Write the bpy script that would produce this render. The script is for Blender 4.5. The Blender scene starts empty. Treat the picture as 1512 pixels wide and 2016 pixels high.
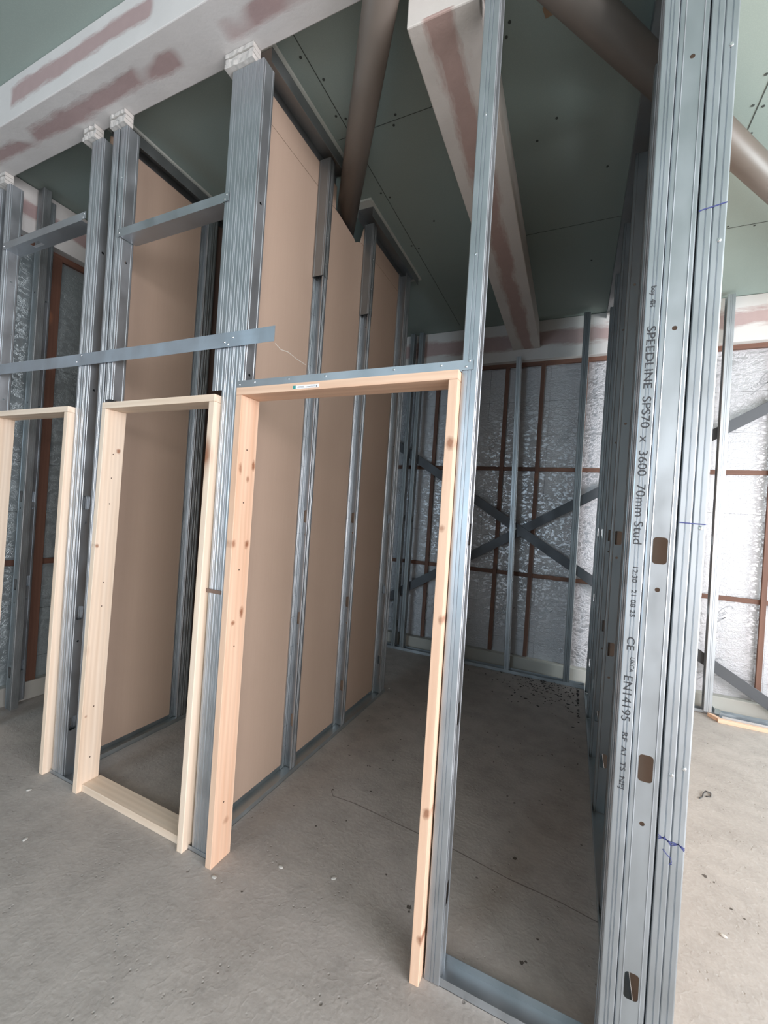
import bpy, bmesh, math, random
from mathutils import Matrix, Vector
S = bpy.context.scene
C = S.collection
random.seed(7)

# ------------------------------------------------------------------ camera
yaw = math.atan(375/822.0); roll = -math.atan(.066)
fw = Vector((-math.sin(yaw), math.cos(yaw), 0)); r0 = Vector((math.cos(yaw), math.sin(yaw), 0)); u0 = Vector((0, 0, 1))
rr = r0*math.cos(roll) - u0*math.sin(roll); uu = u0*math.cos(roll) + r0*math.sin(roll)
cd = bpy.data.cameras.new('camera'); cam = bpy.data.objects.new('camera', cd); C.objects.link(cam)
cd.sensor_fit = 'HORIZONTAL'; cd.sensor_width = 36; cd.lens = 822/1512*36; cd.clip_start = .02
M = Matrix((rr, uu, -fw)).transposed().to_4x4(); M.translation = Vector((0, 0, 1.5)); cam.matrix_world = M
S.camera = cam
# ------------------------------------------------------------------ world, daylight, exposure
W = bpy.data.worlds.new('world'); S.world = W; W.use_nodes = True
bg = W.node_tree.nodes['Background']; bg.inputs[0].default_value = (.78, .88, 1, 1); bg.inputs[1].default_value = 1.0
S.view_settings.view_transform = 'Standard'; S.view_settings.look = 'None'; S.view_settings.gamma = 1
S.view_settings.exposure = 0.42
S.cycles.use_denoising = True
S.cycles.max_bounces = 10; S.cycles.diffuse_bounces = 6; S.cycles.glossy_bounces = 5
S.cycles.sample_clamp_indirect = 6
def area(name, loc, rot, sx, sy, power, col):
    l = bpy.data.lights.new(name, 'AREA'); l.shape = 'RECTANGLE'; l.size = sx; l.size_y = sy; l.energy = power; l.color = col
    o = bpy.data.objects.new(name, l); C.objects.link(o); o.location = loc; o.rotation_euler = rot
    return o
# tall loading opening in the wall behind the camera (right side), windows along the right wall, small window rear left
area('daylight_loading_opening', (3.55, -4.15, 1.65), (math.radians(-90), 0, math.radians(180)), 2.0, 3.1, 125, (1, .96, .92))
area('daylight_right_window_near', (4.75, -1.2, 1.9), (math.radians(90), 0, math.radians(90)), 4.4, 2.2, 350, (.985, .955, .985))
area('daylight_right_window_far', (4.75, 3.0, 1.9), (math.radians(90), 0, math.radians(90)), 2.2, 2.2, 190, (.9, .99, 1))
area('daylight_rear_left_window', (-2.4, -4.15, 1.75), (math.radians(-90), 0, math.radians(180)), 1.6, 2.3, 60, (.62, .84, 1))

# ------------------------------------------------------------------ material helpers
def newmat(n):
    m = bpy.data.materials.new(n); m.use_nodes = True
    nt = m.node_tree; return m, nt, nt.nodes['Principled BSDF']
class G:
    def __init__(s, nt): s.nt = nt
    def n(s, t, **k):
        x = s.nt.nodes.new(t)
        for a, b in k.items(): setattr(x, a, b)
        return x
    def l(s, a, b): s.nt.links.new(a, b)
    def co(s, scale=(1, 1, 1), kind='Object'):
        t = s.n('ShaderNodeTexCoord'); m = s.n('ShaderNodeMapping'); m.inputs['Scale'].default_value = scale
        s.l(t.outputs[kind], m.inputs[0]); return m.outputs[0]
    def noise(s, v, scale=5, detail=4, rough=.5):
        x = s.n('ShaderNodeTexNoise'); x.inputs['Scale'].default_value = scale; x.inputs['Detail'].default_value = detail
        x.inputs['Roughness'].default_value = rough; s.l(v, x.inputs['Vector']); return x.outputs['Fac']
    def ramp(s, f, p):
        x = s.n('ShaderNodeValToRGB'); e = x.color_ramp.elements
        while len(e) < len(p): e.new(.5)
        for i, (a, c) in enumerate(p):
            e[i].position = a; e[i].color = (*c, 1) if isinstance(c, tuple) else (c, c, c, 1)
        s.l(f, x.inputs[0]); return x.outputs[0]
    def mix(s, f, a, b, mode='MIX'):
        x = s.n('ShaderNodeMix', data_type='RGBA', blend_type=mode)
        for i, v in ((0, f), (6, a), (7, b)):
            if hasattr(v, 'is_output'): s.l(v, x.inputs[i])
            elif i == 0: x.inputs[0].default_value = v
            else: x.inputs[i].default_value = (*v, 1)
        return x.outputs[2]
    def math(s, op, a, b=0.0, c=None):
        x = s.n('ShaderNodeMath', operation=op)
        for i, v in enumerate((a, b) if c is None else (a, b, c)):
            if hasattr(v, 'is_output'): s.l(v, x.inputs[i])
            else: x.inputs[i].default_value = v
        return x.outputs[0]
    def bump(s, h, b, st=.2, d=.01):
        x = s.n('ShaderNodeBump'); x.inputs['Strength'].default_value = st; x.inputs['Distance'].default_value = d
        s.l(h, x.inputs['Height']); s.l(x.outputs[0], b.inputs['Normal'])
    def sep(s, v):
        x = s.n('ShaderNodeSeparateXYZ'); s.l(v, x.inputs[0]); return x.outputs
def simple(n, col, rough=.6, metal=0.0):
    m, nt, b = newmat(n); b.inputs['Base Color'].default_value = (*col, 1); b.inputs['Roughness'].default_value = rough
    b.inputs['Metallic'].default_value = metal; return m
def steel(n, col, rough=.40, along=2, metal=.9):
    m, nt, b = newmat(n); g = G(nt); sc = [70, 70, 70]; sc[along] = .9
    v = g.co(tuple(sc)); f = g.noise(v, 1, 3); v2 = g.co((9, 9, 5)); f2 = g.noise(v2, 1, 4)
    k = g.mix(g.math('MULTIPLY', f2, 1.0), tuple(c*.82 for c in col), tuple(min(1, c*1.12) for c in col))
    k = g.mix(g.ramp(f, [(.3, 0.), (.8, .14)]), k, tuple(c*.75 for c in col))
    g.l(k, b.inputs['Base Color']); b.inputs['Metallic'].default_value = metal
    g.l(g.ramp(f2, [(.3, rough-.07), (.7, rough+.1)]), b.inputs['Roughness'])
    g.bump(f, b, .03, .002); return m
STEEL = steel('galvanised_steel', (.505, .54, .575))
STEELX = steel('galvanised_steel_cross', (.505, .54, .575), along=0)
STEELY = steel('galvanised_steel_deep', (.50, .55, .57), along=1)
STEEL_SHADED = steel('dull_shaded_galvanised_steel', (.33, .35, .36), .48)  # duller, darker copy of the stud steel, with shade put into its colour
STRAP = steel('flat_strap_steel', (.60, .69, .79), .36, 0)
BRACE = steel('dark_flat_steel', (.10, .105, .115), .5, 0, .6)
SCREW = simple('screw_steel', (.8, .82, .84), .22, 1)
def pine(n, a, b2, along=2, knot=(.30, .13, .07), u_ax=0, knots=()):
    m, nt, b = newmat(n); g = G(nt); sc = [26, 26, 26]; sc[along] = 1.1
    v = g.co(tuple(sc)); f = g.noise(v, 1.0, 5, .6)
    sw = [9, 9, 9]; sw[along] = .55; w = g.n('ShaderNodeTexWave', wave_type='RINGS'); w.inputs['Scale'].default_value = 1.6
    w.inputs['Distortion'].default_value = 5; w.inputs['Detail'].default_value = 2; g.l(g.co(tuple(sw)), w.inputs['Vector'])
    c = g.mix(g.ramp(f, [(.35, 0.), (.7, 1.)]), a, b2); c = g.mix(g.math('MULTIPLY', w.outputs['Fac'], .22), c, tuple(x*.72 for x in b2))
    sk = [8, 8, 8]; sk[along] = 2.3; vo = g.n('ShaderNodeTexVoronoi'); vo.inputs['Scale'].default_value = 1
    g.l(g.co(tuple(sk)), vo.inputs['Vector']); kf = g.ramp(vo.outputs['Distance'], [(.05, 1.), (.13, .8), (.26, 0.)])
    kk = g.ramp(g.noise(g.co((2.1, 2.1, 2.1)), 1.5, 1), [(.57, 0.), (.63, 1. if along == 2 else 0.)])
    c = g.mix(g.math('MULTIPLY', kf, kk), c, knot)
    if knots:
        q = g.sep(g.co())
        warp = g.math('MULTIPLY', g.math('SUBTRACT', g.noise(g.co(), 60, 2), .5), .8)
        for u, z, a_, b_, st in knots:
            du = g.math('DIVIDE', g.math('SUBTRACT', q[u_ax], u), a_); dz = g.math('DIVIDE', g.math('SUBTRACT', q[along], z), b_)
            d = g.math('ADD', g.math('SQRT', g.math('ADD', g.math('MULTIPLY', du, du), g.math('MULTIPLY', dz, dz))), warp)
            c = g.mix(g.math('MULTIPLY', g.ramp(d, [(.35, 1.), (.62, .55), (1., 0.)]), st), c, knot)
    g.l(c, b.inputs['Base Color']); b.inputs['Roughness'].default_value = .62; g.bump(f, b, .12, .003); return m
PA = (.84, .70, .57); PB = (.74, .57, .43)
PINE = pine('pale_pine_upright', PA, PB); PINEX = pine('pale_pine_across', PA, PB, 0)
OA = (.80, .57, .42); OB = (.70, .44, .30)
ORNG = pine('warm_pine_upright', OA, OB); ORNGX = pine('warm_pine_across', OA, OB, 0)
ORNG_R = pine('warm_pine_knotty_narrow', OA, OB, 2, u_ax=0, knots=[(-.374, 1.733, .02, .026, .9), (-.384, 1.46, .013, .014, .7), (-.366, 1.17, .013, .018, .7), (-.372, .55, .017, .022, .9), (-.364, .15, .016, .02, .9)])
ORNG_L = pine('warm_pine_knotty_wide', OA, OB, 2, u_ax=1, knots=[(1.385, 1.66, .012, .03, 1.), (1.31, 1.64, .012, .03, .8), (1.355, 1.60, .012, .016, .7), (1.375, 1.325, .016, .022, 1.), (1.30, 1.33, .014, .022, .8), (1.37, 1.035, .014, .03, 1.), (1.325, 1.0, .014, .014, .9), (1.36, .16, .02, .02, .5)])
PINE_L = pine('pale_pine_knotty', PA, PB, 2, u_ax=1, knots=[(1.37, 1.72, .014, .016, .9), (1.30, 1.24, .012, .014, .8), (1.31, .38, .008, .008, .6)])
BAT = pine('treated_batten_upright', (.17, .082, .055), (.12, .055, .037)); BATX = pine('treated_batten_across', (.17, .082, .055), (.12, .055, .037), 0)
BATY = pine('treated_batten_deep', (.17, .082, .055), (.12, .055, .037), 1)
# concrete floor
CONC, nt, b = newmat('power_floated_concrete'); g = G(nt)
v = g.co(); n1 = g.noise(v, .9, 5, .6); n2 = g.noise(v, 7, 6, .65); n3 = g.noise(v, 60, 3)
c = g.mix(g.ramp(n1, [(.3, 0.), (.7, 1.)]), (.35, .315, .29), (.46, .42, .39)); c = g.mix(g.ramp(n2, [(.42, 0.), (.72, .6)]), c, (.27, .245, .225))
c = g.mix(g.ramp(n3, [(.5, 0.), (.9, .3)]), c, (.55, .53, .51))
vo = g.n('ShaderNodeTexVoronoi'); vo.inputs['Scale'].default_value = 7; g.l(v, vo.inputs['Vector'])
pit = g.ramp(vo.outputs['Distance'], [(.025, 1.), (.05, 0.)]); c = g.mix(g.math('MULTIPLY', pit, .6), c, (.12, .10, .09))
g.l(c, b.inputs['Base Color']); g.l(g.ramp(n2, [(.3, .5), (.7, .75)]), b.inputs['Roughness'])
tr = g.noise(g.co((9, 26, 9)), 1, 3, .55); rid = g.ramp(g.noise(v, 11, 3), [(.46, 0.), (.50, 1.), (.54, 0.)])
vo2 = g.n('ShaderNodeTexVoronoi'); vo2.inputs['Scale'].default_value = 42; g.l(v, vo2.inputs['Vector']); p2 = g.math('MULTIPLY', g.ramp(vo2.outputs['Distance'], [(.08, 1.), (.2, 0.)]), g.ramp(n2, [(.5, 0.), (.6, 1.)]))
h = g.math('ADD', g.math('MULTIPLY', tr, .45), g.math('MULTIPLY', n3, .5)); h = g.math('ADD', h, g.math('MULTIPLY', rid, .12)); h = g.math('SUBTRACT', h, g.math('MULTIPLY', p2, .7)); h = g.math('SUBTRACT', h, g.math('MULTIPLY', pit, .8))
g.bump(h, b, .55, .005)
# green moisture-resistant plasterboard
GREEN, nt, b = newmat('green_moisture_board'); g = G(nt); v = g.co(); n1 = g.noise(v, 1.6, 4)
c = g.mix(n1, (.25, .31, .285), (.30, .365, .34)); c = g.mix(g.ramp(g.noise(v, 260, 2), [(.45, 0.), (.8, .25)]), c, (.38, .45, .42))
g.l(c, b.inputs['Base Color']); b.inputs['Roughness'].default_value = .85
# brown paper back of plasterboard
BROWN, nt, b = newmat('brown_paper_board'); g = G(nt); v = g.co((1, 1, 1)); n1 = g.noise(v, 2.2, 3)
c = g.mix(n1, (.455, .335, .26), (.525, .39, .305)); c = g.mix(g.ramp(g.noise(g.co((90, 90, 4)), 1, 3), [(.4, 0.), (.8, .22)]), c, (.44, .32, .24))
g.l(c, b.inputs['Base Color']); b.inputs['Roughness'].default_value = .8
BROWN_SHADED = simple('shaded_brown_board', (.12, .08, .065), .8)  # same brown board, with the shade beyond the stud painted into its colour
PLASTER, nt, b = newmat('broken_plaster'); g = G(nt); n1 = g.noise(g.co(), 40, 4)
g.l(g.mix(n1, (.42, .40, .38), (.60, .58, .55)), b.inputs['Base Color']); b.inputs['Roughness'].default_value = .9; g.bump(n1, b, .4, .006)
EDGE = simple('pale_board_edge', (.52, .54, .50), .8)
TUBE, nt, b = newmat('brown_painted_tube'); g = G(nt); n1 = g.noise(g.co(), 6, 4)
g.l(g.mix(n1, (.10, .082, .068), (.13, .107, .09)), b.inputs['Base Color']); b.inputs['Roughness'].default_value = .42
# foil-faced insulation
def foilmat(n, col, ax):
    m, nt, b = newmat(n); g = G(nt); v = g.co(); s = g.sep(v); a = s[ax]; z = s[2]
    def line(q, p, w): return g.math('LESS_THAN', g.math('FRACT', g.math('DIVIDE', q, p)), w)
    grid = g.math('MAXIMUM', line(g.math('ADD', a, 30.0), .085, .022), line(g.math('ADD', z, 30.0), .085, .03))
    n1 = g.noise(v, 3, 4); n2 = g.noise(g.co((14, 14, 22)), 1, 6, .7)
    seam = g.math('MAXIMUM', line(g.math('ADD', z, 30.17), .35, .012), line(g.math('ADD', a, 30.3), .6, .006))
    c = g.mix(g.math('MULTIPLY', grid, .22), g.mix(n1, col, tuple(min(1, q*1.15) for q in col)), (.25, .25, .26))
    c = g.mix(g.math('MULTIPLY', seam, g.ramp(n1, [(.4, 0.), (.6, .7)])), c, (.08, .08, .08))
    g.l(c, b.inputs['Base Color']); b.inputs['Metallic'].default_value = .72; g.l(g.ramp(n1, [(.3, .27), (.7, .37)]), b.inputs['Roughness'])
    wr = g.ramp(n2, [(.44, 0.), (.5, 1.), (.56, 0.)]); g.bump(g.math('ADD', g.math('MULTIPLY', wr, .5), n2), b, .35, .008)
    return m
FOIL = foilmat('foil_insulation', (.44, .44, .46), 0); FOILY = foilmat('foil_insulation_side', (.50, .56, .58), 1)
# taped and jointed plasterboard: pink board with filler. axis = across coordinate, along = along coordinate
def jointed(n, faces, along, base=(.60, .585, .57), pink=(.36, .265, .26), gate=(.46, .50), soft=.012):
    m, nt, b = newmat(n); g = G(nt); v = g.co(); s = g.sep(v)
    sc = [5, 5, 5]; sc[along] = 1.15; nz = g.noise(g.co(tuple(q*2.2 for q in sc)), 1, 7, .7); sg = [1.2, 1.2, 1.2]; sg[along] = 1.25
    gt = g.ramp(g.noise(g.co(tuple(sg)), 1.3, 2), [(gate[0], 0.), (gate[1], 1.)]); tot = None
    for ax, c0, hw, lim_ax, lo, hi in faces:
        d = g.math('ABSOLUTE', g.math('SUBTRACT', s[ax], c0)); d = g.math('ADD', d, g.math('MULTIPLY', g.math('SUBTRACT', nz, .5), hw*2.6))
        mk = g.math('SMOOTHSTEP', d, hw-soft, hw+soft) if False else g.math('SUBTRACT', 1.0, g.math('MINIMUM', 1.0, g.math('MAXIMUM', 0.0, g.math('DIVIDE', g.math('SUBTRACT', d, hw-soft), 2*soft))))
        mk = g.math('MULTIPLY', mk, g.math('MULTIPLY', g.math('GREATER_THAN', s[lim_ax], lo), g.math('LESS_THAN', s[lim_ax], hi)))
        tot = mk if tot is None else g.math('MAXIMUM', tot, mk)
    tot = g.math('MULTIPLY', tot, gt)
    c0 = g.mix(g.noise(v, 4, 5), tuple(q*.88 for q in base), tuple(q*1.08 for q in base))
    c = g.mix(tot, c0, g.mix(g.noise(v, 20, 3), pink, tuple(q*1.15 for q in pink)))
    g.l(c, b.inputs['Base Color']); b.inputs['Roughness'].default_value = .8
    g.bump(g.math('ADD', g.noise(v, 11, 5, .6), g.math('MULTIPLY', tot, -.5)), b, .35, .006); return m

# ------------------------------------------------------------------ geometry helpers
def link(name, bm, mat, parent=None, smooth=False, bevel=0, solid=0, mw=None):
    me = bpy.data.meshes.new(name); bm.normal_update(); bm.to_mesh(me); bm.free()
    me.materials.append(mat)
    if smooth:
        for p in me.polygons: p.use_smooth = True
    o = bpy.data.objects.new(name, me); C.objects.link(o)
    if mw is not None: o.matrix_world = mw
    if parent is not None: o.parent = parent
    if solid:
        q = o.modifiers.new('thickness', 'SOLIDIFY'); q.thickness = solid; q.offset = 0
    if bevel:
        q = o.modifiers.new('bevel', 'BEVEL'); q.width = bevel; q.segments = 2; q.limit_method = 'ANGLE'
    return o
def bx(bm, x0, x1, y0, y1, z0, z1):
    v = [bm.verts.new(p) for p in ((x0, y0, z0), (x1, y0, z0), (x1, y1, z0), (x0, y1, z0), (x0, y0, z1), (x1, y0, z1), (x1, y1, z1), (x0, y1, z1))]
    for f in ((0, 3, 2, 1), (4, 5, 6, 7), (0, 1, 5, 4), (1, 2, 6, 5), (2, 3, 7, 6), (3, 0, 4, 7)): bm.faces.new([v[i] for i in f])
def box(name, x0, x1, y0, y1, z0, z1, mat, parent=None, bevel=0):
    bm = bmesh.new(); bx(bm, x0, x1, y0, y1, z0, z1); return link(name, bm, mat, parent, bevel=bevel)
def hexa(name, pts, mat, parent=None, bevel=0):          # 8 points: bottom ring, top ring
    bm = bmesh.new(); v = [bm.verts.new(p) for p in pts]
    for f in ((0, 3, 2, 1), (4, 5, 6, 7), (0, 1, 5, 4), (1, 2, 6, 5), (2, 3, 7, 6), (3, 0, 4, 7)): bm.faces.new([v[i] for i in f])
    bmesh.ops.recalc_face_normals(bm, faces=bm.faces); return link(name, bm, mat, parent, bevel=bevel)
def tube(bm, p, q, r, n=12, r2=None, cap=True):
    p, q = Vector(p), Vector(q); d = (q-p).normalized(); a = d.orthogonal().normalized(); c = d.cross(a); r2 = r if r2 is None else r2
    A = [bm.verts.new(p+(a*math.cos(t)+c*math.sin(t))*r) for t in [2*math.pi*i/n for i in range(n)]]
    B = [bm.verts.new(q+(a*math.cos(t)+c*math.sin(t))*r2) for t in [2*math.pi*i/n for i in range(n)]]
    for i in range(n): bm.faces.new((A[i], A[(i+1) % n], B[(i+1) % n], B[i]))
    if cap: bm.faces.new(A[::-1]); bm.faces.new(B)
def tag(o, label, cat, group=None, kind=None):
    o['label'] = label; o['category'] = cat
    if group: o['group'] = group
    if kind: o['kind'] = kind
    return o
def struct(o): o['kind'] = 'structure'; return o
def empty(name, loc=(0, 0, 0)):
    o = bpy.data.objects.new(name, None); C.objects.link(o); o.location = loc; o.empty_display_size = .1; return o
def adopt(parent, *kids):
    for k in kids: k.parent = parent; k.matrix_parent_inverse = Matrix.Translation(-parent.location)
HOLES = (.275, .86, 1.445)
DOTS = (.709, 1.337, 2.04, 2.77)
def web(bm, Wd, H, holes, hw=.034, hh=.072):
    """web sheet in local XZ at y=0, with rounded service holes"""
    def rnd(cz, w, h, r, n=4):
        pts = []
        for cx_, cz_, a0 in ((Wd/2+w/2-r, cz+h/2-r, 0), (Wd/2-w/2+r, cz+h/2-r, 90), (Wd/2-w/2+r, cz-h/2+r, 180), (Wd/2+w/2-r, cz-h/2+r, 270)):
            for i in range(n+1):
                a = math.radians(a0+90*i/n); pts.append((cx_+r*math.cos(a), cz_+r*math.sin(a)))
        return pts
    zs = 0; cells = sorted([(c, hw, hh, .009) for c in holes] + ([(c, .012, .012, .0055) for c in DOTS if c < H-.1]))
    def quad(z0, z1):
        if z1-z0 > 1e-5: bm.faces.new([bm.verts.new(p) for p in ((0, 0, z0), (Wd, 0, z0), (Wd, 0, z1), (0, 0, z1))])
    for c, w, h, r in cells:
        a, b_ = c-h/2-.01, c+h/2+.01
        if a < zs+.005 or b_ > H: continue
        quad(zs, a); zs = b_
        P = rnd(c, w, h, r); inner = [bm.verts.new((x, 0, z)) for x, z in P]; outer = []
        for x, z in P:
            dx, dz = x-Wd/2, z-c; k = min((Wd/2)/max(abs(dx), 1e-6), (h/2+.01)/max(abs(dz), 1e-6)); outer.append([Wd/2+dx*k, c+dz*k])
        for cx_, cz_ in ((0, a), (Wd, a), (0, b_), (Wd, b_)):
            j = min(range(len(outer)), key=lambda i: (outer[i][0]-cx_)**2+(outer[i][1]-cz_)**2); outer[j] = [cx_, cz_]
        ov = [bm.verts.new((x, 0, z)) for x, z in outer]; n = len(P)
        for i in range(n): bm.faces.new((ov[i], ov[(i+1) % n], inner[(i+1) % n], inner[i]))
    quad(zs, H)
def cstud_mesh(H, Wd=.07, F=.044, holes=HOLES, grooves=True, lip=.007):
    bm = bmesh.new(); m = .0135; k0 = set(bm.verts); web(bm, Wd-2*m, H, [h for h in holes if h < H-.1])
    for v in bm.verts: v.co.x += m
    r = .0032
    for side in (0, 1):
        s = 1 if side == 0 else -1; X = (lambda q: q) if side == 0 else (lambda q: Wd-q)
        prof = [(m, 0), (.0118, -.0016), (.0100, 0)] + [(r-r*math.sin(a), r-r*math.cos(a)) for a in (0, .52, 1.05, 1.571)]
        if F > .03: gr = (.40, .62)
        else: gr = (.5,)
        for c in gr: prof += [(0, F*c-.0022), (.0024, F*c-.0006), (.0024, F*c+.0006), (0, F*c+.0022)]
        prof += [(0, F-.002), (.0012, F-.0004), (.0025, F), (lip, F)]
        lo = [bm.verts.new((X(a), b_, 0)) for a, b_ in prof]; hi = [bm.verts.new((X(a), b_, H)) for a, b_ in prof]
        for i in range(len(prof)-1):
            f = (lo[i], lo[i+1], hi[i+1], hi[i]); bm.faces.new(f)
    bmesh.ops.remove_doubles(bm, verts=bm.verts, dist=1e-5)
    bmesh.ops.recalc_face_normals(bm, faces=bm.faces); return bm
ROT = {'back': 0, 'left': 90, 'front': 180, 'right': -90}
def stud(label, corner, z0, z1, opens, Wd=.07, F=.044, holes=True, mat=None, top=None, group=None, name='metal_stud'):
    """corner: web corner. opens: the way the flanges run from the web; lean by 'top' offset (dx, dy)"""
    hs = [h-z0 for h in HOLES if h-z0 > .08] if holes else []
    bm = cstud_mesh(z1-z0, Wd, F, hs)
    R = Matrix.Rotation(math.radians(ROT[opens]), 4, 'Z')
    for v_ in bm.verts:
        v_.co = R @ v_.co
        if top: v_.co.x += top[0]*v_.co.z/(z1-z0); v_.co.y += top[1]*v_.co.z/(z1-z0)
    o = link(name, bm, mat or STEEL, solid=.0013); o.location = (corner[0], corner[1], z0)
    return tag(o, label, 'stud', group)
def track(label, x0, x1, y0, y1, z0, h, along, up=1, cat='track', mat=None, name='floor_track'):
    """U channel: web flat, flanges of height h upwards (up=1) or downwards"""
    bm = bmesh.new(); t = .0016; z1 = z0+h*up; a, b_ = min(z0, z1), max(z0, z1)
    wz = (z0, z0+t) if up > 0 else (z0-t, z0)
    if along == 'x':
        bx(bm, x0, x1, y0, y1, *wz); bx(bm, x0, x1, y0, y0+t, a, b_); bx(bm, x0, x1, y1-t, y1, a, b_)
    else:
        bx(bm, x0, x1, y0, y1, *wz); bx(bm, x0, x0+t, y0, y1, a, b_); bx(bm, x1-t, x1, y0, y1, a, b_)
    return tag(link(name, bm, mat or (STEELX if along == 'x' else STEELY)), label, cat)
_scr = None
def screw(parent, p, d=(0, -1, 0), r=.0045):
    bm = bmesh.new(); p = Vector(p); d = Vector(d)
    tube(bm, p, p+d*.0025, r, 10, r*.75); tube(bm, p+d*.0025, p+d*.0032, r*.75, 10, r*.35)
    o = link('screw', bm, SCREW, smooth=False); adopt(parent, o); return o

# ------------------------------------------------------------------ setting
YF, YB = 1.325, 1.395            # front partition, stud faces
ZC, ZF = 3.52, 3.66              # ceiling over the rooms / over the front hall
XL, XR, YN, YW = -3.52, 4.7, -4.1, 4.5
struct(box('floor', XL-.1, XR+.1, YN-.1, YW+.1, -.12, 0, CONC))
ceil = struct(box('ceiling', XL-.1, XR+.1, 1.30, YW+.1, ZC, ZC+.14, GREEN))
struct(box('ceiling', XL-.1, XR+.1, YN-.1, 1.30, ZF, ZF+.1, GREEN))
struct(box('wall_back', XL-.1, XR+.1, YW, YW+.1, 0, ZC, FOIL))
struct(box('wall_left', XL-.1, XL, 1.30, YW, 0, ZC, FOILY))
WALLP = simple('blockwork_wall', (.22, .21, .20), .9)
struct(box('wall_left', XL-.1, XL, YN, 1.30, 0, ZF, WALLP))
def holed(name, ax, c0, c1, lo, hi, ztop, openings):
    bm = bmesh.new(); cur = lo
    def seg(a, b_, z0, z1):
        if b_-a > 1e-4 and z1-z0 > 1e-4:
            bx(bm, a, b_, c0, c1, z0, z1) if ax == 'x' else bx(bm, c0, c1, a, b_, z0, z1)
    for a, b_, z0, z1 in openings:
        seg(cur, a, 0, ztop); seg(a, b_, 0, z0); seg(a, b_, z1, ztop); cur = b_
    seg(cur, hi, 0, ztop); return struct(link(name, bm, WALLP))
holed('wall_front', 'x', YN-.1, YN, XL, XR, ZF, [(-3.2, -1.6, .6, 2.9), (2.55, 4.55, .1, 3.2)])
holed('wall_right', 'y', XR, XR+.1, YN, YW, ZC, [(-3.4, 1.0, .8, 3.0), (1.9, 4.1, .8, 3.0)])

# ceiling joints and fixings (thin grooves and screw heads in the green board)
DARK = simple('dark_joint', (.05, .06, .055), .9)
bm = bmesh.new()
bx(bm, .668-.002, .668+.002, 1.36, 4.4, ZC-.0015, ZC); bx(bm, .25, 4.6, 3.40-.002, 3.40+.002, ZC-.0015, ZC)
bx(bm, -1.222, -1.219, 1.36, 4.3, ZC-.0015, ZC); bx(bm, -1.3, -.68, 1.925, 1.927, ZC-.0015, ZC); bx(bm, -.43, .16, 3.05, 3.052, ZC-.0015, ZC)
bx(bm, -3.35, -2.4, 2.6, 2.602, ZC-.0015, ZC)
o = link('board_joint', bm, DARK); adopt(ceil, o)
for x, y in [(.645, 2.45), (.690, 2.47), (.645, 2.60), (.69, 2.62), (.645, 2.30), (.69, 2.32), (.80, 3.38), (.95, 3.42), (1.25, 3.38), (-1.245, 1.5), (-1.2, 1.62), (-1.24, 1.80), (-1.2, 1.83),
             (-1.245, 2.0), (-1.2, 2.03), (-1.24, 2.35), (-1.2, 2.4), (-.72, 1.90), (-.75, 1.95), (-.95, 1.9), (-.98, 1.95), (-1.0, 2.7), (-.38, 1.75), (-.36, 1.70), (-.15, 1.68), (-.13, 1.72), (-.2, 2.2), (.05, 2.6), (-1.24, 2.9), (-1.2, 2.95), (.0, 3.5), (-.3, 2.3)]:
    bm = bmesh.new(); tube(bm, (x, y, ZC-.002), (x, y, ZC), .0065, 10); o = link('ceiling_screw', bm, DARK); adopt(ceil, o)
bm = bmesh.new(); vs = [bm.verts.new(p) for p in ((-.235, 1.70, ZC-.001), (-.20, 1.67, ZC-.001), (-.155, 1.67, ZC-.001), (-.185, 1.735, ZC-.001), (-.225, 1.74, ZC-.001))]; bm.faces.new(vs)
o = link('torn_patch', bm, simple('torn_brown_paper', (.28, .19, .12), .9)); o['label'] = 'torn brown paper patch'; adopt(ceil, o)

# floor crack, stains and shallow marks
STAIN = simple('dark_stain', (.09, .075, .065), .8)
fl = bpy.data.objects['floor']
bm = bmesh.new(); pts = [(-1.09, 1.95), (-1.06, 1.917), (-.94, 1.925), (-.81, 1.915), (-.69, 1.905), (-.574, 1.896), (-.47, 1.893), (-.39, 1.885), (-.28, 1.868), (-.163, 1.85), (-.06, 1.845), (.034, 1.84), (.18, 1.818)]
for (a, b_), (c_, d_) in zip(pts, pts[1:]):
    w = random.uniform(.0022, .004); bm.faces.new([bm.verts.new(p) for p in ((a, b_-w, .0006), (c_, d_-w, .0006), (c_, d_+w, .0006), (a, b_+w, .0006))])
adopt(fl, link('crack', bm, simple('floor_crack', (.20, .175, .16), .9)))
def blot(x, y, r, mat, name='stain', seed=0):
    rs = random.Random(seed); bm = bmesh.new(); n = 14
    bm.faces.new([bm.verts.new((x+math.cos(i*2*math.pi/n)*r*rs.uniform(.45, 1.1), y+math.sin(i*2*math.pi/n)*r*rs.uniform(.45, 1.1), .0008)) for i in range(n)])
    adopt(fl, link(name, bm, mat))
for i, (x, y, r) in enumerate([(-.149, 1.974, .011), (-.072, 1.528, .010), (-.06, 1.538, .006), (-.483, 1.531, .012), (-.478, 1.515, .006), (-.03, 1.638, .006), (-1.086, 1.958, .007), (-.904, 2.049, .008),
                               (-.913, 1.80, .006), (-1.02, 1.70, .007), (-.62, 1.62, .005), (-.2, 2.35, .008), (.02, 2.6, .007), (.612, 2.293, .012), (.64, 2.27, .006), (.666, 2.147, .007), (.70, 2.12, .006), (-1.08, 1.28, .005)]):
    blot(x, y, r, STAIN, seed=i)
DENT = simple('scuffed_concrete', (.27, .255, .24), .8)
PALE = simple('pale_plaster_chip', (.52, .50, .47), .9)
bm = bmesh.new()
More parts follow.
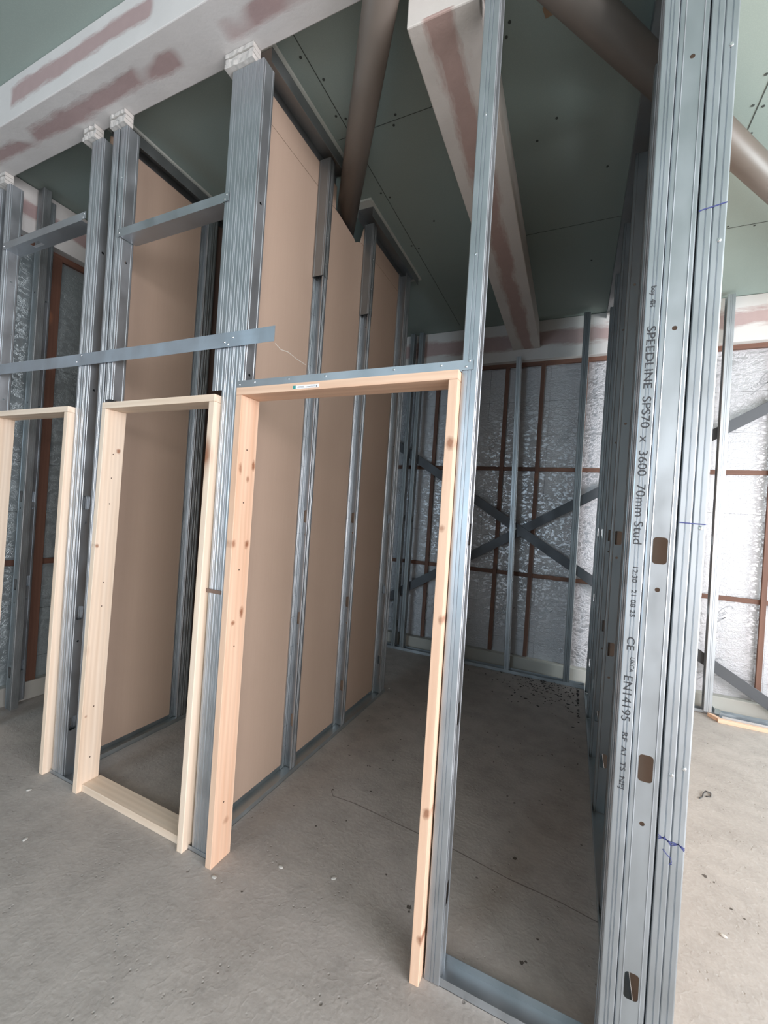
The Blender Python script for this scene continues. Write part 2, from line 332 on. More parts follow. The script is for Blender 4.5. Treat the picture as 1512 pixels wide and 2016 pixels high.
for i in range(9):
    a = 2.2+i*.32; x, y = -1.30+.035*math.cos(a), .985+.045*math.sin(a)
    bmesh.ops.create_icosphere(bm, subdivisions=1, radius=.006, matrix=Matrix.Translation((x, y, -.002)) @ Matrix.Diagonal((1.3, .8, .55, 1)))
adopt(fl, link('floor_dent', bm, DENT, smooth=True))
def chips(n, rng, mat, name, label, cat, sz, seed):
    rs = random.Random(seed); bm = bmesh.new()
    for i in range(n):
        x, y = rng(rs); s_ = rs.uniform(*sz)
        Mx = Matrix.Translation((x, y, s_*.12)) @ Matrix.Rotation(rs.uniform(0, 6.3), 4, 'Z') @ Matrix.Diagonal((s_*rs.uniform(.6, 1.6), s_*rs.uniform(.4, .8), s_*.22, 1))
        bmesh.ops.create_icosphere(bm, subdivisions=1, radius=1, matrix=Mx)
    return tag(link(name, bm, mat), label, cat, kind='stuff')
chips(420, lambda r: (min(.12, r.gauss(-.12, .24)), max(3.32, 4.42-abs(r.gauss(0, .33)))), simple('black_rubber_crumb', (.025, .023, .022), .7), 'debris_chips', 'dark chips of debris scattered on the floor by the foil back wall', 'debris', (.004, .013), 3)
chips(90, lambda r: (r.uniform(-1.3, .15), r.uniform(2.2, 3.3)), simple('brown_crumb', (.06, .05, .045), .8), 'debris_crumbs', 'sparse dark crumbs dotted over the middle of the room floor', 'debris', (.003, .007), 5)
for i, (x, y) in enumerate([(-1.22, 1.275), (-2.386, 1.198), (-2.051, 1.028), (-1.02, 1.44), (-.80, 1.50), (-1.35, 3.30), (.60, 1.99)]):
    bm = bmesh.new(); bmesh.ops.create_icosphere(bm, subdivisions=2, radius=.010, matrix=Matrix.Translation((x, y, .002)) @ Matrix.Rotation(i, 4, 'Z') @ Matrix.Diagonal((1.2, .8, .3, 1)))
    tag(link('plaster_chip', bm, PALE, smooth=True), ['pale plaster chip on the floor at the foot of the tall warm pine door frame', 'pale plaster chip on the floor in front of the leftmost door frame', 'pale plaster chip on the open floor, left edge of the photo',
        'pale plaster chip on the floor just inside the widest doorway', 'small pale chip on the doorway floor, farther from the warm pine jamb', 'pale chip by the far end of the brown boarded partition', 'pale chip on the bright floor right of the stud cluster'][i], 'chip', 'pale chips on the floor')

# ------------------------------------------------------------------ plasterboard beams and back trims
BM1 = jointed('jointed_board_front_beam', [(1, 1.235, .036, 2, 3.0, 3.445), (2, 3.55, .046, 1, 1.0, 1.14)], 0, gate=(.42, .45), base=(.62, .60, .59))
bm = bmesh.new(); bx(bm, XL, XR, 1.13, 1.353, 3.43, ZF)
tag(link('boxed_beam', bm, BM1, bevel=.004), 'plasterboard boxed beam with mauve patches crossing above the three door frames', 'beam')
BM2 = jointed('jointed_board_deep_beam', [(0, -.535, .055, 2, 3.0, 3.25)], 1, gate=(.15, .2), soft=.016, base=(.60, .56, .52), pink=(.38, .27, .24))
hexa('boxed_beam', [(-.655, 1.353, 3.24), (-.395, 1.353, 3.24), (-.414, 4.40, 3.24), (-.677, 4.40, 3.24), (-.655, 1.353, ZC), (-.42, 1.353, ZC), (-.44, 4.40, ZC), (-.677, 4.40, ZC)], BM2, bevel=.005)
tag(bpy.data.objects['boxed_beam.001'], 'plasterboard boxed beam with long mauve strip running back to the foil wall', 'beam')
BKT = jointed('jointed_board_back', [(2, 3.325, .075, 1, 4.0, 4.6)], 0, gate=(.1, .2), base=(.62, .60, .585), pink=(.38, .285, .275), soft=.018)
struct(box('trim_1', XL, XR, 4.40, 4.5, 3.13, ZC-.004, BKT, bevel=.003))
BKL = jointed('jointed_board_left', [(2, 3.36, .05, 0, -4, -3.2)], 1, gate=(.2, .3))
struct(box('trim_2', XL, -3.42, 1.36, 4.40, 3.2, ZC-.004, BKL, bevel=.003))
KERB = simple('white_kerb_strip', (.40, .39, .36), .8)
struct(box('trim_3', XL+.06, XR, 4.42, 4.5, 0, .13, KERB, bevel=.006))
struct(box('trim_4', XL, XL+.06, 1.42, 4.40, 0, .13, KERB, bevel=.006))

# battens on the foil
def batten(x0, x1, y0, y1, z0, z1, mat, label): return tag(box('timber_batten', x0, x1, y0, y1, z0, z1, mat, bevel=.002), label, 'batten', 'dark timber battens on the foil walls')
batten(XL, XR, 4.465, 4.5, 3.09, 3.13, BATX, 'long brown batten along the top of the foil back wall, under the plasterboard')
batten(XL+.06, XR, 4.475, 4.5, 2.015, 2.055, BATX, 'brown batten running across the foil back wall at upper middle height')
batten(XL+.06, XR, 4.475, 4.5, .935, .975, BATX, 'brown batten running across the foil back wall at knee to waist height')
for x, lb in ((-1.47, 'leftmost upright brown batten seen on the foil back wall, behind the lining studs'), (-.725, 'upright brown batten on the back wall just left of the brace crossing'),
              (-.375, 'upright brown batten on the back wall just right of the brace crossing'), (.02, 'upright batten on the back wall hard behind the dark full-height stud'),
              (1.46, 'upright brown batten on the brightly lit foil in the right-hand room')):
    batten(x-.019, x+.019, 4.452, 4.4745, .14, 3.09, BAT, lb)
batten(XL, XL+.03, 1.4, 4.46, 3.16, 3.2, BATY, 'brown batten under the plasterboard on the left foil wall')
batten(XL, XL+.025, 1.4, 4.46, .96, 1.0, BATY, 'low brown batten running across the left foil wall')
batten(XL+.0255, XL+.05, 1.675, 1.735, .13, 3.16, BAT, 'upright red-brown batten with a knot seen through the leftmost doorway')

# printed loops and lettering on the foil
INK = simple('grey_print', (.33, .34, .36), .5, .3)
def ribbon(pts, w, nrm, name, parent, mat=INK):
    bm = bmesh.new(); L = []; n = Vector(nrm)
    for i, p in enumerate(pts):
        a = Vector(pts[max(0, i-1)]); b_ = Vector(pts[min(len(pts)-1, i+1)]); t = (b_-a).normalized(); s_ = t.cross(n)*w*.5
        L.append((bm.verts.new(Vector(p)-s_), bm.verts.new(Vector(p)+s_)))
    for i in range(len(L)-1): bm.faces.new((L[i][0], L[i+1][0], L[i+1][1], L[i][1]))
    o = link(name, bm, mat, solid=.0006); adopt(parent, o); return o
def text(body, size, mw, name, parent, mat, sx=1.0):
    cu = bpy.data.curves.new(name, 'FONT'); cu.body = body; cu.size = size; cu.extrude = .0002; cu.align_x = 'LEFT'
    to = bpy.data.objects.new('tmp', cu); C.objects.link(to); dg = bpy.context.evaluated_depsgraph_get(); dg.update()
    me = bpy.data.meshes.new_from_object(to.evaluated_get(dg)); bpy.data.objects.remove(to)
    me.transform(mw @ Matrix.Diagonal((sx, 1, 1, 1))); me.materials.clear(); me.materials.append(mat)
    o = bpy.data.objects.new(name, me); C.objects.link(o); adopt(parent, o); return o
wb = bpy.data.objects['wall_back']
for i, (x, z, s_) in enumerate([(1.17, .78, 1), (1.12, .32, 1), (1.36, 2.80, 1), (1.62, .62, 1), (-.62, 2.55, 1), (-.15, 2.35, 1), (-1.05, 2.3, 1), (-.98, 1.7, .8), (-.2, .62, 1), (-.62, .55, 1), (.07, 2.75, .8), (-.5, 1.85, .8)]):
    Q = []
    for k in range(26):
        t = k/25*math.pi*1.55-.5; rx, rz = .075*math.cos(t), .032*math.sin(t)
        Q.append((x+.05+s_*(rx*.64-rz*.77), 4.4985, z+.05+s_*(rx*.77+rz*.64)))
    Q.append((x-.06, 4.4985, z-.10))
    ribbon(Q, .007, (0, -1, 0), 'printed_logo', wb)
    text('recticel', .055*s_, Matrix.Translation((x-.05, 4.4985, z-.06)) @ Matrix.Rotation(math.radians(90), 4, 'X') @ Matrix.Rotation(math.radians(42), 4, 'Z'), 'printed_lettering', wb, INK)

# flat steel X brace on the back wall
def flatbar(a, b_, w, y0, y1, label):
    a, b_ = Vector((a[0], 0, a[1])), Vector((b_[0], 0, b_[1])); t = (b_-a).normalized(); n = Vector((-t.z, 0, t.x))*w/2
    pts = [(p.x, y, p.z) for y in (y0, y1) for p in (a-n, b_-n, b_+n, a+n)]
    o = hexa('steel_brace', pts, BRACE, bevel=.0015); return tag(o, label, 'brace', 'crossed flat braces on the back wall')
br1 = flatbar((-2.0, 2.345), (1.72, .03), .088, 4.362, 4.37, 'flat dark steel brace falling from upper left to lower right across the back wall')
flatbar((-2.0, .46), (2.9, 3.5), .088, 4.371, 4.379, 'flat dark steel brace rising from lower left to upper right across the back wall')
bm = bmesh.new(); tube(bm, (-.53, 4.362, 1.42), (-.53, 4.345, 1.42), .012, 6); o = link('bolt', bm, STEEL_SHADED); adopt(br1, o)

# lining studs in front of the back wall
def lining(x, ztop, label, top=None, mat=None, z0=.03): return stud(label, (x, 4.345), z0, ztop, 'left', .07, .045, True, mat, top)
stud('thin galvanised stud in front of the brace crossing on the back wall', (-.50, 4.280), .03, 3.13, 'left', .07, .045, True, None, (-.075, 0))
stud('dark full-height stud on the back wall nearest the right-hand partition', (.045, 4.285), .03, ZC-.03, 'left', .07, .055, True, STEEL_SHADED, (-.02, 0))
stud('pale green-grey stud on the back wall of the bright right-hand room', (1.12, 4.285), .03, ZC-.03, 'left', .07, .055, True, None, (-.02, 0))
stud('dim stud by the back wall beyond the brown boarded partition, left one of a pair', (-1.72, 4.285), .03, ZC-.03, 'left', .07, .045, True, STEEL_SHADED)
stud('dim stud by the back wall beyond the brown boarded partition, right one of a pair', (-1.62, 4.285), .03, ZC-.03, 'left', .07, .045, True, STEEL_SHADED)
track('galvanised floor track along the foot of the foil back wall', -3.4, .17, 4.28, 4.36, 0, .03, 'x')

# brown steel tubes hugging the ceiling
def pipe(a, b_, label):
    bm = bmesh.new(); tube(bm, a, b_, .066, 40); return tag(link('steel_tube', bm, TUBE, smooth=True), label, 'tube', 'brown tubes below the ceiling')
def onl(n, off, t, d): return (n[0]*off+d[0]*t, n[1]*off+d[1]*t, 3.385)
d1 = Vector((-.585, .811)); n1_ = Vector((.811, .585)); off = .168
p0 = n1_*off + d1*1.19; p1 = n1_*off + d1*3.25
pipe((p0.x, p0.y, 3.385), (p1.x, p1.y, 3.385), 'brown round tube slanting down into the notch of the brown boarded partition')
d2 = Vector((.61, .79)); n2_ = Vector((.79, -.61)); off2 = -1.062
p0 = n2_*off2 + d2*.72; p1 = n2_*off2 + d2*4.6
pipe((p0.x, p0.y, 3.385), (p1.x, p1.y, 3.385), 'brown round tube crossing above the stud cluster into the right-hand room')

# ------------------------------------------------------------------ front partition: studs
PK = {}
def fst(label, xr, z0=.002, z1=3.36, F=.044, top=None, holes=True, **k):   # flange face to the hall, web on the right
    return stud(label, (xr, YF), z0, z1, 'left', .07, F, holes, None, top, **k)
fst('bluish stud at the left edge of the photo, left of the leftmost full stud', -3.375)
g0 = fst('wide bluish stud rising beside the left jamb of the leftmost door frame', -3.262)
stud('galvanised stud standing behind the left jamb of the leftmost doorway', (-3.375, 1.52), .03, ZC-.03, 'back', .07, .045, True, STEEL_SHADED)
stud('ribbed stud close to the left foil wall with printed flange', (-3.42, 1.60), .03, ZC-.03, 'left', .05, .05, True)
s1a = fst('ribbed stud, left one of the pair between the two narrow doors', -2.396, top=(-.008, 0))
s1b = fst('shiny stud with service holes, right one of the pair between the two narrow doors', -2.350, top=(-.008, 0))
s2a = fst('full-height stud tight against the left jamb of the middle door frame', -2.206, top=(-.02, 0))
s2b = fst('short stud standing on the left end of the middle door head', -2.155, z0=1.975, top=(-.01, 0))
g3 = [fst('short stud standing on the right end of the middle door head', -1.406, z0=1.975, F=.055),
      fst('ribbed stud, leftmost of the cluster between the middle and widest doors', -1.367, F=.037),
      fst('ribbed stud, centre of the cluster between the middle and widest doors', -1.3285, F=.037),
      fst('stud on the right of the cluster by the widest door, blue web showing', -1.290, F=.037)]
sc = fst('tall slender stud at the right jamb of the widest door frame', -.303, z1=3.30, F=.050, top=(-.012, 0))
# packers of broken plasterboard
def packer(x0, x1, label, seed):
    rs = random.Random(seed); r = empty('plaster_packer', ((x0+x1)/2, 1.34, 3.362)); tag(r, label, 'packer', 'broken plasterboard packers under the front beam')
    for k in range(3):
        bm = bmesh.new(); z = 3.362+k*.0225; n = 9; lo, hi = [], []
        for i in range(n+1):
            x = x0+(x1-x0)*i/n; y = 1.306+rs.uniform(-.0025, .0025)+(k%2)*.004; lo.append((x, y, z+rs.uniform(0, .002))); hi.append((x, y+rs.uniform(-.002, .002), z+.021))
        A = [bm.verts.new(p) for p in lo]; B = [bm.verts.new(p) for p in hi]; A2 = [bm.verts.new((p[0], 1.352, z)) for p in lo]; B2 = [bm.verts.new((p[0], 1.352, z+.021)) for p in hi]
        for i in range(n):
            bm.faces.new((A[i], A[i+1], B[i+1], B[i])); bm.faces.new((A2[i+1], A2[i], B2[i], B2[i+1])); bm.faces.new((A[i+1], A[i], A2[i], A2[i+1])); bm.faces.new((B[i], B[i+1], B2[i+1], B2[i]))
        bm.faces.new((A[0], B[0], B2[0], A2[0])); bm.faces.new((A[n], A2[n], B2[n], B[n])); bmesh.ops.recalc_face_normals(bm, faces=bm.faces)
        adopt(r, link('board_layer', bm, PLASTER))
packer(-1.49, -1.335, 'broken plaster packer on top of the stud cluster left of the widest door', 1)
packer(-2.275, -2.16, 'broken plaster packer above the stud on the middle door head', 2)
packer(-2.50, -2.40, 'broken plaster packer above the stud pair between the narrow doors', 3)
packer(-3.42, -3.29, 'broken plaster packer at the left edge of the photo', 4)

# ------------------------------------------------------------------ timber door frames
def door_frame(label, xl, xr, ztop, uw, hw, sill, T=.031, ltop=0, y0=1.291, y1=1.397):
    r = empty('door_frame', ((xl+xr)/2, (y0+y1)/2, 0)); tag(r, label, 'door frame')
    def jamb(a, lean):
        o = hexa('jamb', [(a, y0, 0), (a+T, y0, 0), (a+T, y1, 0), (a, y1, 0), (a+lean, y0, ztop-T), (a+T+lean, y0, ztop-T), (a+T+lean, y1, ztop-T), (a+lean, y1, ztop-T)], uw, bevel=.0018); adopt(r, o); return o
    j1 = jamb(xl, ltop); j2 = jamb(xr-T, 0 if not ltop else ltop*.5)
    h_ = box('head', xl+ltop, xr+(ltop*.5 if ltop else 0), y0, y1, ztop-T+.0005, ztop, hw, bevel=.0018); adopt(r, h_)
    if sill: adopt(r, box('sill', xl+T+.001, xr-T-.001, y0+.025, y1+.01, .0005, .036, hw, bevel=.0018))
    return r, h_
dA, hA = door_frame('narrow pale pine door frame without a sill, leftmost of the three', -3.255, -2.462, 1.947, PINE, PINEX, False, ltop=.03)
dB, hB = door_frame('narrow pale pine door frame with a timber sill, middle of the three', -2.197, -1.424, 1.95, PINE, PINEX, True, ltop=.035)
dC, hC = door_frame('wide warm-toned knotty pine door frame with steel track on its head', -1.288, -.3615, 1.968, ORNG, ORNGX, False)
for fr_, jl, jr in ((dB, PINE_L, None), (dC, ORNG_L, ORNG_R)):
    js = sorted([c_ for c_ in fr_.children if c_.name.startswith('jamb')], key=lambda q: q.data.vertices[0].co.x)
    js[0].data.materials[0] = jl
    if jr: js[1].data.materials[0] = jr
HOLE = simple('nail_hole', (.06, .03, .02), .9)
for par, P_ in ((dB, [(-2.165+.02, 1.345, z) for z in (1.70, 1.58, 1.45, 1.05, .93, .42, .16)]), (dC, [(-1.2569, 1.34, z) for z in (1.72, 1.22, .9, .25, 1.5)])):
    for x, y, z in P_:
        if par is dB: x = -2.197+.031+.035*z/1.95
        bm = bmesh.new(); tube(bm, (x-.001, y, z), (x+.0006, y, z), .0032, 8); adopt(par, link('nail_hole', bm, HOLE))
# white sticker on the head
st_ = box('sticker', -1.005, -.886, 1.2898, 1.2905, 1.944, 1.957, simple('white_sticker', (.85, .85, .86), .5)); adopt(dC, st_); st_['label'] = 'small white printed sticker'
adopt(dC, box('sticker_logo', -1.003, -.99, 1.2893, 1.2899, 1.9445, 1.9565, simple('teal_print', (.05, .28, .26), .5)))
bm = bmesh.new()
for r_, (a, b_) in enumerate(((-.982, -.950), (-.980, -.952), (-.944, -.925), (-.922, -.900), (-.940, -.903))):
    z = 1.9475+(r_ % 2)*.004+(r_//3)*.0015; bx(bm, a, b_, 1.2893, 1.2899, z, z+.0011)
bx(bm, -.898, -.893, 1.2893, 1.2899, 1.9465, 1.953); adopt(dC, link('sticker_print', bm, simple('grey_sticker_print', (.2, .2, .22), .6)))

# headers, tracks, strap
def header(x0, x1, z0, label, hole=None, h=.042):
    r = empty('header_track', ((x0+x1)/2, 1.36, z0)); tag(r, label, 'header')
    bm = bmesh.new(); t = .0016; y0, y1 = 1.319, 1.401
    if hole: bx(bm, x0, hole[0], y0, y1, z0, z0+t); bx(bm, hole[1], x1, y0, y1, z0, z0+t); bx(bm, hole[0], hole[1], y0, 1.343, z0, z0+t); bx(bm, hole[0], hole[1], 1.377, y1, z0, z0+t)
    else: bx(bm, x0, x1, y0, y1, z0, z0+t)
    bx(bm, x0, x1, y0, y0+t, z0+t, z0+h); bx(bm, x0, x1, y1-t, y1, z0+t, z0+h)
    adopt(r, link('channel', bm, STEELX))
    for a, b_ in ((x0-.028, x0), (x1, x1+.034)): adopt(r, box('tab', a, b_, y0, y0+t, z0+.004, z0+h, STEELX))
    for x, z in ((x0-.012, z0+.02), (x1+.012, z0+.014), (x1+.022, z0+.032)): screw(r, (x, y0, z))
    return r
header(-3.262, -2.49, 2.95, 'galvanised header track with a service slot above the leftmost door', (-3.04, -2.95))
header(-2.15, -1.466, 2.79, 'galvanised header track above the middle door')
r = header(-1.288, -.358, 1.970, 'thin galvanised track lying along the head of the widest door', h=.036)
for x in (-1.22, -1.05, -.88, -.60, -.43): screw(r, (x, 1.319, 1.995))
sp = empty('steel_strap', (-1.5, 1.316, 2.17)); tag(sp, 'flat galvanised strap screwed across the front studs, free end by the widest door', 'strap')
bm = bmesh.new(); N = 30; cols = []
for i in range(N+1):
    t = i/N; x = -3.5+(2.37)*t; zc = 2.216-.033*t-.006*math.sin(t*math.pi); y = 1.3165-.004*max(0, t-.93)*8+.0015*math.sin(t*20)
    cols.append([bm.verts.new((x, y, zc-.031)), bm.verts.new((x, y, zc+.031))])
for i in range(N): bm.faces.new((cols[i][0], cols[i+1][0], cols[i+1][1], cols[i][1]))
adopt(sp, link('strip', bm, STRAP, solid=.0012))
for x, z in ((-1.35, 2.19), (-1.395, 2.175), (-1.375, 2.165), (-2.44, 2.185), (-2.40, 2.215), (-3.29, 2.20)): screw(sp, (x, 1.3145, z))
track('short floor track under the stud pair between the narrow doors', -2.45, -2.20, 1.322, 1.398, 0, .018, 'x')
track('short floor track under the stud cluster left of the widest door', -1.423, -1.289, 1.322, 1.398, 0, .018, 'x')
ft = track('front floor track running right from the widest door to the stud cluster', -.356, .32, 1.328, 1.41, 0, .028, 'x')
screw(ft, (-.34, 1.328, .012)); screw(ft, (.0, 1.328, .012))
tag(box('tape_band', -1.423, -1.33, 1.3195, 1.3215, 1.108, 1.124, simple('brown_tape', (.20, .13, .10), .6)), 'small brown band around the ribbed stud cluster left of the widest door', 'tape')
for o_, pts in ((g0, [(-3.2605, z) for z in (2.9, 2.75, 2.45, 2.2)]), (g3[3], [(-1.284, z) for z in (3.2, 3.0, 2.8, 2.6, 2.3)])):
    for x, z in pts: screw(o_, (x-.004 if o_ is g0 else x-.012, 1.378, z), (1, 0, 0), .004)
for z in (2.80, 2.35, 1.995): screw(sc, (-.338, YF, z))
for z in (3.1, 2.9, 1.80): screw(s2b if z > 2 else s2a, (-2.18, YF, z) if z > 2 else (-2.22, YF, z))

# ------------------------------------------------------------------ stud cluster at the front end of the right-hand partition
ZT = 3.40
tx = stud('stud with black printed lettering, leftmost of the near right-hand cluster', (.141, YB), .003, ZT, 'right', .07, .036, True)
wf = stud('stud turned web-on with three dark slots, in the near right-hand cluster', (.180, 1.327), .003, ZT, 'back', .066, .044, True)
f1 = stud('ribbed stud just right of the slotted stud in the near cluster', (.279, YF), .003, ZT, 'left', .07, .029, True)
f2 = stud('ribbed stud with screws, rightmost of the near right-hand cluster', (.3095, YF), .003, ZT, 'left', .07, .029, True)
BLK = simple('black_print', (.035, .035, .04), .6)
# lettering reads downwards: local +x -> -z, local +y -> +x
RT = Matrix(((0, 1, 0, 0), (0, 0, -1, 0), (-1, 0, 0, 0), (0, 0, 0, 1)))
for body, z, size, sx, x in (('boy  4H', 2.165, .018, 1.0, .153), ('SPEEDLINE  SPS70  x  3600  70mm Stud', 2.055, .030, 1.21, .1495), ('12:30   21 08 25', 1.40, .018, 1.2, .153), ('CE', 1.205, .026, 1.2, .151), ('UKCA', 1.15, .015, 1.0, .161),
                             ('EN14195', 1.10, .030, 1.12, .149), ('RF  A1  TS  NFJ', .945, .018, 1.35, .154)):
    text(body, size, Matrix.Translation((x, YF-.0009, z)) @ RT, 'printed_lettering', tx, BLK, sx)
PEN = simple('blue_marker', (.06, .07, .22), .5)
ribbon([(.249, YF-.0012, 2.346), (.262, YF-.0012, 2.349), (.279, YF-.0012, 2.351), (.295, YF-.0012, 2.354), (.309, YF-.0012, 2.356)], .003, (0, -1, 0), 'pen_mark', f1, PEN)
ribbon([(.250, YF-.0012, 1.524), (.275, YF-.0012, 1.523), (.309, YF-.0012, 1.522)], .003, (0, -1, 0), 'pen_mark', f1, PEN)
for k in range(3): ribbon([(.250, YF-.0012, .700-k*.006), (.265, YF-.0012, .692+k*.003), (.28, YF-.0012, .690-k*.005), (.295, YF-.0012, .690), (.309, YF-.0012, .684-k*.004)], .0022, (0, -1, 0), 'pen_mark', f1, PEN)
ribbon([(.262, YF-.0012, .665), (.272, YF-.0012, .655), (.281, YF-.0012, .648), (.283, YF-.0012, .638), (.278, YF-.0012, .632), (.284, YF-.0012, .634)], .002, (0, -1, 0), 'pen_mark', f1, PEN)
for x, z in ((.296, 2.769), (.297, 2.261), (.298, 1.512), (.271, .862), (.297, .886)): screw(f2 if x > .28 else f1, (x, YF, z), r=.006)

# right-hand partition going back
RL = ['nearest open stud of the right-hand partition behind the near cluster', 'second open stud of the right-hand partition going back', 'third open stud of the right-hand partition going back', 'fourth open stud of the right-hand partition going back', 'fifth open stud of the right-hand partition, at the back wall']
for y, lb, zt in zip((1.86, 2.50, 3.06, 3.66, 4.20), RL, (3.30, 3.47, 3.47, 3.47, 3.47)):
    stud(lb, (.180, y), .004, zt, 'back', .066, .044, True, STEEL_SHADED)
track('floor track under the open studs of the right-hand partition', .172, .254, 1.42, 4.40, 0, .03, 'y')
track('ceiling track above the open studs of the right-hand partition', .160, .262, 1.42, 4.40, ZC, .06, 'y', -1, name='ceiling_track', mat=STEEL_SHADED)

def mesh_board(name, ypts, x0, x1, mat):       # polygon in YZ extruded in x
    bm = bmesh.new(); A = [bm.verts.new((x0, y, z)) for y, z in ypts]; B = [bm.verts.new((x1, y, z)) for y, z in ypts]; n = len(ypts)
    bm.faces.new(A); bm.faces.new(B[::-1])
    for i in range(n): bm.faces.new((A[i], B[i], B[(i+1) % n], A[(i+1) % n]))
    bmesh.ops.recalc_face_normals(bm, faces=bm.faces); return link(name, bm, mat)
tag(mesh_board('plasterboard_sheet', [(1.42, .028), (4.19, .028), (4.19, 3.45), (2.28, 3.45), (2.24, 3.29), (1.93, 3.29), (1.89, 3.45), (1.42, 3.45)], .2555, .268, BROWN), 'brown-backed plasterboard lining the far side of the right-hand stud partition', 'board')
# ------------------------------------------------------------------ brown boarded partition
xb0, xb1 = -1.4445, -1.432
SCR = simple('white_scratch', (.72, .68, .62), .9)
ZJ = 3.318
bd = tag(mesh_board('plasterboard_sheet', [(1.405, .028), (2.005, .028), (2.005, ZJ), (1.405, ZJ)], xb0, xb1, BROWN), 'tall brown plasterboard sheet nearest the front, in the first stud bay', 'board', 'brown sheets of the boarded partition')
adopt(bd, *[ribbon([(xb1+.0006, 1.675, 2.318), (xb1+.0006, 1.72, 2.303), (xb1+.0006, 1.78, 2.313), (xb1+.0006, 1.86, 2.303), (xb1+.0006, 1.94, 2.301)], .004, (1, 0, 0), 'scratch', bd, SCR)])
bd2 = tag(mesh_board('plasterboard_sheet', [(2.009, .028), (2.575, .028), (2.575, ZJ), (2.475, ZJ), (2.43, 3.30), (2.40, 3.275), (2.375, 3.29), (2.18, ZJ), (2.009, ZJ)], xb0, xb1, BROWN), 'brown plasterboard sheet in the middle stud bay, notched for the round tube', 'board', 'brown sheets of the boarded partition')
ribbon([(xb1+.0006, 2.03, .905), (xb1+.0006, 2.06, .915), (xb1+.0006, 2.10, .93), (xb1+.0006, 2.085, .85), (xb1+.0006, 2.07, .78)], .003, (1, 0, 0), 'scratch', bd2, SCR)
bd3 = tag(mesh_board('plasterboard_sheet', [(2.579, .028), (3.19, .028), (3.19, ZJ), (2.579, ZJ)], xb0, xb1, BROWN), 'brown plasterboard sheet in the farthest stud bay of the partition', 'board', 'brown sheets of the boarded partition')
ribbon([(xb1+.0006, 2.60, .91), (xb1+.0006, 2.64, .925)], .004, (1, 0, 0), 'scratch', bd3, SCR)
tag(mesh_board('board_strip', [(1.405, ZJ+.003), (2.14, ZJ+.003), (2.14, 3.456), (1.405, 3.456)], xb0, xb1, BROWN), 'narrow brown board strip above the nearest tall brown sheet', 'board')
tag(mesh_board('board_strip', [(2.475, ZJ+.003), (3.19, ZJ+.003), (3.19, 3.456), (2.52, 3.456)], xb0, xb1, BROWN), 'narrow brown board strip under the ceiling beyond the round tube', 'board')
# studs: open C towards the camera side, upper sleeves web-on
for y, dy, lb in ((1.995, 0, 'nearest'), (2.555, 0, 'second')):
    s_ = stud(lb+' open stud with ribbed inner flange on the brown boarded partition', (-1.360, y), .004, 2.95, 'front', .071, .044, True)
    e_ = stud(lb+' short upper stud sleeved onto the top of the brown partition stud', (-1.4305, y-.050), {1.995: 2.80, 2.555: 2.84}[y], 3.46, 'back', .0745, .048, False, STEEL_SHADED)
    for z in (2.85, 3.0, 3.2): screw(e_, (-1.356, y-.03, z+.02), (1, 0, 0), .004)
    bm = bmesh.new(); z = .12; rs = random.Random(int(y*100))
    while z < 2.75:
        bx(bm, -1.4300, -1.4293, y-.040, y-.004, z, z+.0022); bx(bm, -1.4300, -1.4297, y-.0225, y-.0215, z, min(z+.17, 2.75)); z += rs.choice((.045, .12, .12, .17))
    adopt(s_, link('printed_tick_marks', bm, simple('tick_ink', (.15, .18, .22), .6)))
stud('end stud of the brown boarded partition, nearer of the far pair', (-1.360, 3.165), .004, 3.46, 'front', .071, .044, True)
stud('end stud of the brown boarded partition, farther of the far pair', (-1.431, 3.17), .004, 3.46, 'back', .071, .044, True)
track('floor track under the brown boarded partition', -1.437, -1.355, 1.405, 3.22, 0, .026, 'y')
track('deep ceiling track above the brown boarded partition, in front of the tube', -1.437, -1.328, 1.41, 2.13, ZC-.014, .062, 'y', -1, name='ceiling_track', mat=STEEL_SHADED)
track('deep ceiling track above the brown boarded partition, beyond the tube', -1.437, -1.328, 2.42, 3.30, ZC-.014, .062, 'y', -1, name='ceiling_track', mat=STEEL_SHADED)
tag(box('ceiling_strip', -1.48, -1.315, 1.36, 2.08, ZC-.0135, ZC-.0005, EDGE), 'pale board strip on the ceiling along the brown partition, before the tube', 'strip')
tag(box('ceiling_strip', -1.48, -1.315, 2.36, 3.34, ZC-.0135, ZC-.0005, EDGE), 'pale board strip on the ceiling along the brown partition, past the tube', 'strip')

# ------------------------------------------------------------------ second boarded partition behind the middle door
tag(mesh_board('plasterboard_sheet', [(1.405, .028), (2.02, .028), (2.02, 3.456), (1.405, 3.456)], -2.437, -2.4245, BROWN), 'brown plasterboard sheet seen through the middle door frame', 'board')
tag(mesh_board('plasterboard_sheet', [(2.10, .028), (4.2, .028), (4.2, 3.456), (2.10, 3.456)], -2.437, -2.4245, BROWN_SHADED), 'brown board with painted-in shade beyond the stud seen through the middle door', 'board')
stud('stud with three slots seen through the middle door frame', (-2.353, 2.055), .004, 3.46, 'front', .071, .04, True)
stud('stud backing onto the slotted one behind the middle door', (-2.424, 2.058), .004, 3.46, 'back', .071, .035, True, STEEL_SHADED)
track('floor track of the partition seen through the middle door', -2.43, -2.348, 1.405, 4.2, 0, .026, 'y')
track('ceiling track of the partition seen through the middle door', -2.43, -2.328, 1.41, 4.2, ZC-.014, .062, 'y', -1, name='ceiling_track', mat=STEEL_SHADED)
tag(box('ceiling_strip', -2.47, -2.315, 1.36, 4.2, ZC-.0135, ZC-.0005, EDGE), 'pale board strip on the ceiling above the middle doorway', 'strip')
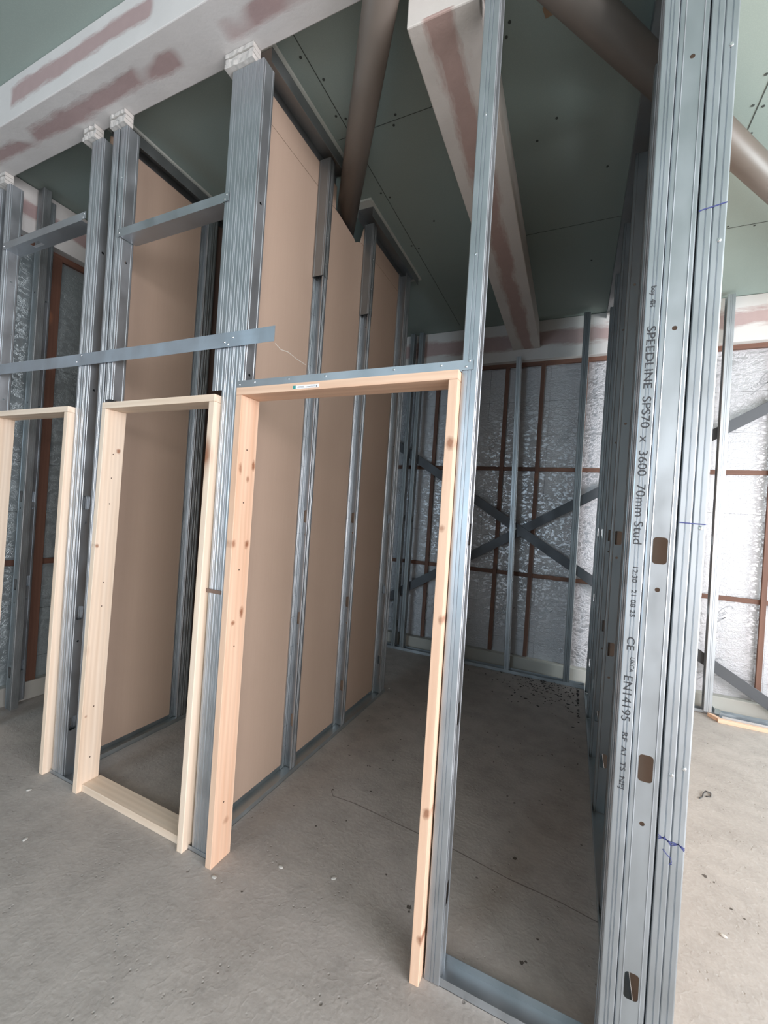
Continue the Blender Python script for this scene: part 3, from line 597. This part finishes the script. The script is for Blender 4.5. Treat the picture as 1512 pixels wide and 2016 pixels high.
# loose white wire in the leftmost room
bm = bmesh.new(); W_ = [(-3.45, 1.575, 3.18), (-3.44, 1.60, 3.12), (-3.435, 1.63, 3.07)]
for a, b_ in zip(W_, W_[1:]): tube(bm, a, b_, .003, 8)
tag(link('loose_cable', bm, simple('white_cable', (.8, .8, .8), .5), smooth=True), 'short white cable end hanging under the batten in the leftmost room', 'cable')

# ------------------------------------------------------------------ right-hand room: low frame on the floor
fr = empty('floor_frame', (1.8, 4.2, 0)); tag(fr, 'low timber and steel track frame lying on the floor of the bright right-hand room', 'frame')
adopt(fr, box('timber_rail', 1.135, 3.4, 4.175, 4.21, 0, .028, ORNGX, bevel=.002))
adopt(fr, hexa('timber_rail', [(1.09, 4.275, 0), (1.125, 4.275, 0), (1.165, 4.2105, 0), (1.13, 4.2105, 0), (1.09, 4.275, .028), (1.125, 4.275, .028), (1.165, 4.2105, .028), (1.13, 4.2105, .028)], ORNG))
for nm, a in (('steel_track', (1.17, 3.4, 4.212, 4.285, 0, .045)),):
    bm = bmesh.new(); bx(bm, a[0], a[1], a[2], a[3], .001, .004); bx(bm, a[0], a[1], a[2], a[2]+.002, .004, .045); bx(bm, a[0], a[1], a[3]-.002, a[3], .004, .045); adopt(fr, link(nm, bm, STEELX))
bm = bmesh.new(); bx(bm, 1.14, 1.20, 4.287, 4.41, .028, .031); bx(bm, 1.14, 1.142, 4.287, 4.41, .031, .065); adopt(fr, link('steel_track', bm, STEELY))
tag(track('floor track along the back wall of the right-hand room', .30, 3.5, 4.33, 4.40, 0, .025, 'x'), 'floor track along the back wall of the right-hand room', 'track')
# bent tie wire
bm = bmesh.new(); P_ = [(.735, 2.93, .003), (.755, 2.955, .003), (.765, 2.985, .006), (.785, 3.02, .008), (.81, 3.02, .005), (.80, 2.98, .003), (.775, 2.97, .003)]
for a, b_ in zip(P_, P_[1:]): tube(bm, a, b_, .0028, 6)
tag(link('tie_wire', bm, simple('dark_wire', (.06, .06, .06), .5, .6), smooth=True), 'bent dark wire loop lying on the bright floor right of the cluster', 'wire')
# thin splinter at the foot of the right jamb
